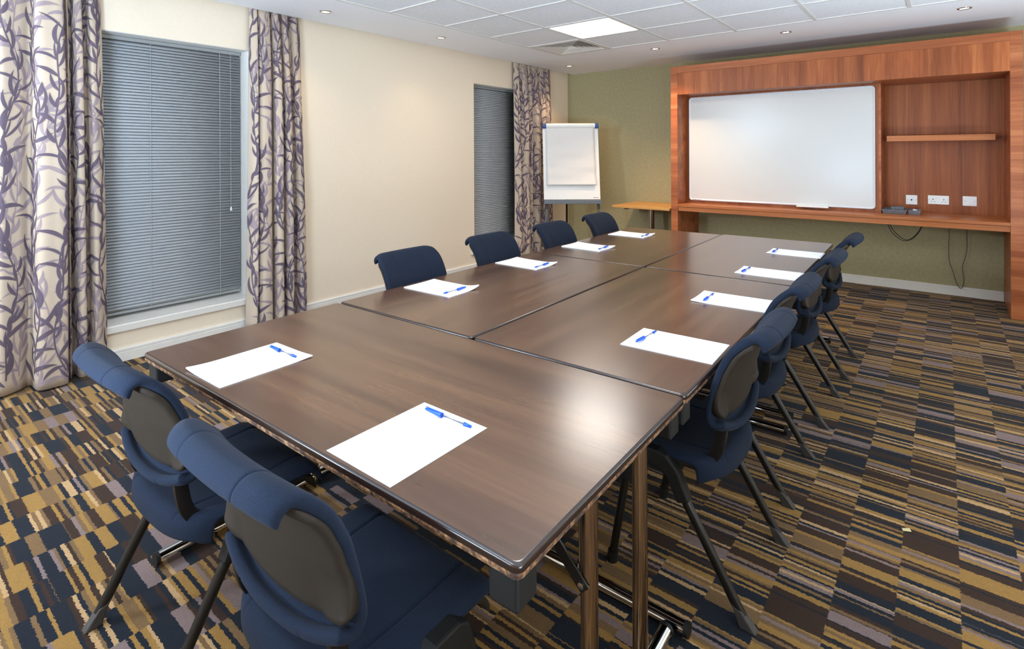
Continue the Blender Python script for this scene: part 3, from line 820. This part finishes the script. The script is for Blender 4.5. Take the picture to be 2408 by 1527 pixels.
def seat_rear(a): return -.135+.105*(1-(max(0, 1-abs(a)**2.6))**(1/2.6))
def make_seat(hw, top, curl, drop, groove=True, front=.262):
    xs = xs_samples(hw, [.132] if groove else [])
    S = 46; fr, bk = [], []
    for x in xs:
        a = min(1, abs(x)/hw); yr = seat_rear(a*.985)
        col = []
        for j in range(S+1):
            t = j/S
            if t < .22:                            # rear curl hanging down
                q = t/.22; ang = (1-q)*R(105)
                y = yr+.035-(.035)*math.cos(R(90)-R(90)*(1-q)) if False else yr+.030-.030*math.sin(ang if ang < R(90) else R(90))
                z = top-.030+.030*math.cos(min(ang, R(90))) - max(0, 1-q*2.2)*curl
            elif t > .88:                          # waterfall front
                q = (t-.88)/.12; ang = q*R(95)
                y = front-.045+.045*math.sin(ang); z = top-.045+.045*math.cos(ang)
            else:
                q = (t-.22)/.66
                y = (yr+.030)+(front-.045-yr-.030)*q
                z = top-.010*math.sin(math.pi*q)*(1-a*a)
            z -= drop*max(0, (a-.86)/.14)**2
            if groove and .10 < t < .97: z -= .005*math.exp(-((abs(x)-.132)/.0035)**2)
            col.append(Vector((x, y, z)))
        for j, p in enumerate(col):
            tg = (col[min(j+1, S)]-col[max(j-1, 0)]).normalized()
            nn = Vector((0, -tg.z, tg.y))
            d = min(hw-abs(x), j*.012, (S-j)*.012)
            fr.append(p); bk.append(p-nn*(.004+.016*edge_fall(d, .02)))
    return MB().sheet(fr, bk, len(xs), S+1)
def make_chair():
    r = thing('conference_chair', 'x', 'chair', (0,0,0), 0, 'navy conference chairs around the tables')
    make_seat(.214, .420, .026, .014).build('seat', M['fabric'], r, 0, 2, True)
    make_seat(.204, .398, .004, .006, False, .245).build('seat_shell', M['shell'], r, 0, 2, True)
    pd = make_pad().build('backrest', M['fabric'], r, 0, 2, True)
    make_shell().build('back_shell', M['shell'], pd, 0, 2, True)
    for s in (-1, 1):
        x = s*.164
        path = catmull([(.055,.388),(-.02,.390),(-.066,.402),(-.092,.436),(-.103,.480),(-.106,.505),(-.107,.520)], 5)
        mb = MB(); vs = []
        for i, (y, z) in enumerate(path):
            a_, b_ = path[max(0, i-1)], path[min(len(path)-1, i+1)]
            tx, tz = b_[0]-a_[0], b_[1]-a_[1]; q = math.hypot(tx, tz); ny, nz = -tz/q*.016, tx/q*.016
            o_ = -.012*max(0, 1-i/len(path)*1.0)
            yy = y-.006
            for (dx, k) in ((-.008, -1), (.008, -1), (.008, 1), (-.008, 1)): vs.append((x+dx, yy+ny*k, z+nz*k))
        F = [(0,1,2,3)[::-1]]
        for i in range(len(path)-1):
            for k in range(4): F.append((i*4+k, i*4+(k+1)%4, (i+1)*4+(k+1)%4, (i+1)*4+k))
        F.append(tuple(len(vs)-4+k for k in range(4)))
        mb.add(vs, F, 0, True); mb.build('back_support', M['black'], r, .003, 2, True)
        X = s*.214
        poly = [(-.040,.292),(-.006,.372),(.028,.408),(.055,.416),(.120,.416),(.148,.402),(.166,.352),(.182,.290),(.152,.280),(.132,.340),(.105,.362),(.060,.362),(.030,.345),(-.004,.278)]
        MB().prism(poly, 'x', X-.0185, X+.0185).build('leg_bracket', M['blackp'], r, .006, 2, True)
        lg = MB().tube([(X, .028, .385), (X, -.016, .30), (X, -.178, .030)], .0145, 14, 0, True, .85).build('leg', M['black'], r)
        MB().add([(X-.0125,-.152,.058),(X+.0125,-.152,.058),(X+.0135,-.180,.046),(X-.0135,-.180,.046),(X-.0135,-.174,0),(X+.0135,-.174,0),(X+.0145,-.218,0),(X-.0145,-.218,0)],
                 [(0,1,2,3),(7,6,5,4),(0,4,5,1),(1,5,6,2),(2,6,7,3),(3,7,4,0)]).build('foot_glide', M['glide'], lg, .004, 2, True)
        lg = MB().tube([(X, .128, .385), (X, .164, .29), (X, .212, .018)], .0145, 14, 0, True, .85).build('leg', M['black'], r)
        MB().tube([(X, .2095, .034), (X, .214, .0)], [.0165, .0175], 14).build('foot_glide', M['blackp'], lg)
    MB().box(-.21, .21, .045, .125, .372, .398).build('cross_beam', M['blackp'], r, .006)
    MB().tube([(-.2,.085,.385), (.2,.085,.385)], .014, 12).build('cross_tube', M['black'], r)
    return r
proto = make_chair()
CH = [ # x, y, heading of the sitter (0 = facing the end wall), label
 (3.080, -5.955, 0, 'navy chair at the near end of the tables, the one nearer the table corner'),
 (2.415, -5.945, 0, 'navy chair at the near end of the tables, the one beside the left curtain'),
 (2.062, -4.665, -90, 'navy chair on the window side, first from the near end, before the bare cream wall'),
 (2.046, -3.965, -90, 'navy chair on the window side, second from the near end, before the far window'),
 (2.036, -3.245, -90, 'navy chair on the window side, third from the near end, before the easel leg'),
 (2.018, -2.530, -90, 'navy chair on the window side, farthest from the camera, right of the easel'),
 (3.408, -4.770, 90, 'navy chair on the right side, nearest the camera, at the table corner'),
 (3.378, -4.110, 90, 'navy chair on the right side, second from the near end'),
 (3.382, -3.355, 90, 'navy chair on the right side, third from the near end'),
 (3.382, -2.620, 90, 'navy chair on the right side, farthest away by the walnut unit'),
]
for i, (x, y, a, lb) in enumerate(CH):
    c_ = proto if i == 0 else copy_tree(proto)
    c_.location = (x, y, 0); c_.rotation_euler = (0, 0, R(a)+TH*(.6 if i < 2 else .3)); c_['label'] = lb

# ------------------------------------------------------------------ paper and pens
def paper(cx, cy, ang, thick, lifts, label):
    """A4 sheets, long side along local y; lifts = curl of the four corners"""
    nx, ny = 13, 17; fr, bk = [], []
    rr = random.Random(int(cx*1000+cy*77))
    for i in range(nx):
        for j in range(ny):
            u, v = i/(nx-1), j/(ny-1)
            z = 0
            for k, (a, b) in enumerate(((0,0),(1,0),(1,1),(0,1))):
                d = math.hypot((u-a)*.21, (v-b)*.297); z += lifts[k]*max(0, 1-d/.10)**2
            x, y = (u-.5)*.21, (v-.5)*.297
            fr.append((x, y, thick+z)); bk.append((x, y, .0004+z*.8))
    o = MB().sheet(fr, bk, nx, ny).build('paper_stack', M['paper'], None, 0, 2, True)
    for p in o.data.polygons: p.use_smooth = abs(p.normal.z) > .5
    o.location = (cx, cy, HT); o.rotation_euler = (0, 0, R(ang))
    tag(o, label, 'paper', 'sheets of white paper laid out on the tables'); return o
def make_pen():
    r = thing('pen', 'x', 'pen', (0,0,0), 0, 'blue ballpoint pens on the paper')
    # along local x: cap tip at +.074, plug end at -.074 ; lies at z = .0052
    z = .0062
    MB().lathe([(0,.0745),(.0024,.0745),(.0034,.072),(.0060,.024),(.0063,.022),(.0063,.018),(.0045,.018),(0,.018)], (0,0,z), 16, 0, True, 'x').build('cap', M['pblue'], r)
    MB().box(.030, .072, -.0012, .0012, z+.0048, z+.0066).build('pocket_clip', M['pblue'], r, .0005)
    MB().lathe([(0,.019),(.0041,.019),(.0041,-.055),(0,-.055)], (0,0,z), 12, 0, True, 'x').build('barrel', M['clear'], r)
    MB().tube([(.018,0,z), (-.050,0,z)], .0014, 8).build('refill', M['ink'], r)
    MB().lathe([(0,-.0525),(.0047,-.0525),(.0046,-.056),(.0034,-.0735),(0,-.0745)], (0,0,z), 14, 0, True, 'x').build('end_plug', M['pblue'], r)
    return r
pen0 = make_pen()
SET = [ # paper x,y, rotation, thickness, corner lifts, pen cap xy, pen tail xy, description
 (3.093,-5.763, .5,.0012,(0,0,0,0),(3.031,-5.651),(3.173,-5.647),'before the right hand near end chair'),
 (2.379,-5.772,1.6,.0030,(.006,.0,.004,0),(2.314,-5.674),(2.463,-5.669),'before the near end chair beside the left curtain'),
 (2.169,-4.722,-88.5,.0040,(.002,.0,.0,.016),(2.281,-4.672),(2.279,-4.816),'before the first window side chair'),
 (2.144,-3.991,-91,.0040,(.004,.0,.0,.012),(2.271,-3.942),(2.276,-4.090),'before the second window side chair'),
 (2.146,-3.265,-92,.0065,(.004,.0,.0,.010),(2.273,-3.220),(2.279,-3.363),'before the third window side chair'),
 (2.129,-2.552,-90.5,.0050,(.003,.0,.0,.012),(2.256,-2.512),(2.260,-2.655),'before the farthest window side chair'),
 (3.326,-4.782,92.5,.0025,(0,0,0,0),(3.225,-4.857),(3.232,-4.720),'before the nearest right side chair'),
 (3.317,-4.089,93,.0035,(0,.0,.002,.004),(3.227,-4.192),(3.222,-4.053),'before the second right side chair'),
 (3.303,-3.388,92,.0040,(.0,.0,.002,.002),(3.192,-3.490),(3.197,-3.343),'before the third right side chair'),
 (3.292,-2.655,91.5,.0045,(.0,.0,.002,.003),(3.181,-2.758),(3.180,-2.612),'before the farthest right side chair'),
]
for i, (x, y, a, th, lf, pc, pt_, d) in enumerate(SET):
    paper(x, y, a, th, lf, 'white paper on the table %s' % d)
    p = pen0 if i == 0 else copy_tree(pen0)
    p.location = ((pc[0]+pt_[0])/2, (pc[1]+pt_[1])/2, HT+th+.0022)
    p.rotation_euler = (0, 0, math.atan2(pc[1]-pt_[1], pc[0]-pt_[0])); p['label'] = 'blue capped ballpoint pen on the paper %s' % d
sc = MB().add([(-.012,-.006,.003),(.013,-.007,.004),(.014,.006,.007),(-.010,.007,.004),(-.012,-.006,.0045),(.013,-.007,.0055),(.014,.006,.0085),(-.010,.007,.0055)],
              [(3,2,1,0),(4,5,6,7),(0,1,5,4),(1,2,6,5),(2,3,7,6),(3,0,4,7)]).build('paper_scrap', simple('cream_scrap', (196,184,140), .8))
sc.location = (3.915, -4.213, 0); sc.rotation_euler = (0, 0, .5)
tag(sc, 'small cream scrap of litter on the carpet right of the chairs', 'litter')

# ------------------------------------------------------------------ light, camera, view
def area(name, loc, target, size, power, color):
    l = bpy.data.lights.new(name, 'AREA'); l.energy = power; l.size = size; l.color = color; l.shape = 'DISK'
    o = bpy.data.objects.new(name, l); COL.objects.link(o); o.location = loc
    o.rotation_euler = (Vector(target)-Vector(loc)).to_track_quat('-Z', 'Y').to_euler(); return o
area('flash_softbox', (.55, -8.3, 1.95), (2.2, -1.5, 1.1), .55, 118, (.72, .85, 1.))
area('added_ceiling_uplight', (2.6, -7.3, .85), (2.4, -6.6, 2.4), .9, 205, (.60, .79, 1.))  # this and the next two: unseen uplights added to brighten the ceiling
area('added_ceiling_uplight', (5.1, -2.9, .5), (5.0, -2.9, 2.4), .9, 98, (.68, .84, 1.))
area('added_ceiling_uplight', (5.0, -6.2, .5), (4.8, -6.0, 2.4), .9, 98, (.68, .84, 1.))
wd = bpy.data.worlds.new('World'); scene.world = wd; wd.use_nodes = True
wd.node_tree.nodes['Background'].inputs[0].default_value = (.010, .013, .02, 1); wd.node_tree.nodes['Background'].inputs[1].default_value = 1.

cam = bpy.data.cameras.new('Camera'); co = bpy.data.objects.new('Camera', cam); COL.objects.link(co)
cam.sensor_fit = 'HORIZONTAL'; cam.sensor_width = 36; cam.lens = 1289.5*36/2408
cam.shift_x = (1204-1137.3)/2408; cam.shift_y = (360.68-763.5)/2408
co.matrix_world = Matrix.Translation(CAM) @ Matrix.Rotation(.700, 4, 'Z') @ Matrix.Rotation(R(90), 4, 'X') @ Matrix.Rotation(-.00424, 4, 'Z')
cam.clip_start = .05
scene.camera = co
scene.view_settings.view_transform = 'Standard'; scene.view_settings.look = 'None'
scene.view_settings.gamma = 1; scene.view_settings.use_curve_mapping = False
scene.view_settings.exposure = -.36
try:
    scene.cycles.use_denoising = True
    scene.cycles.max_bounces = 8; scene.cycles.diffuse_bounces = 6; scene.cycles.sample_clamp_indirect = 6
except Exception: pass
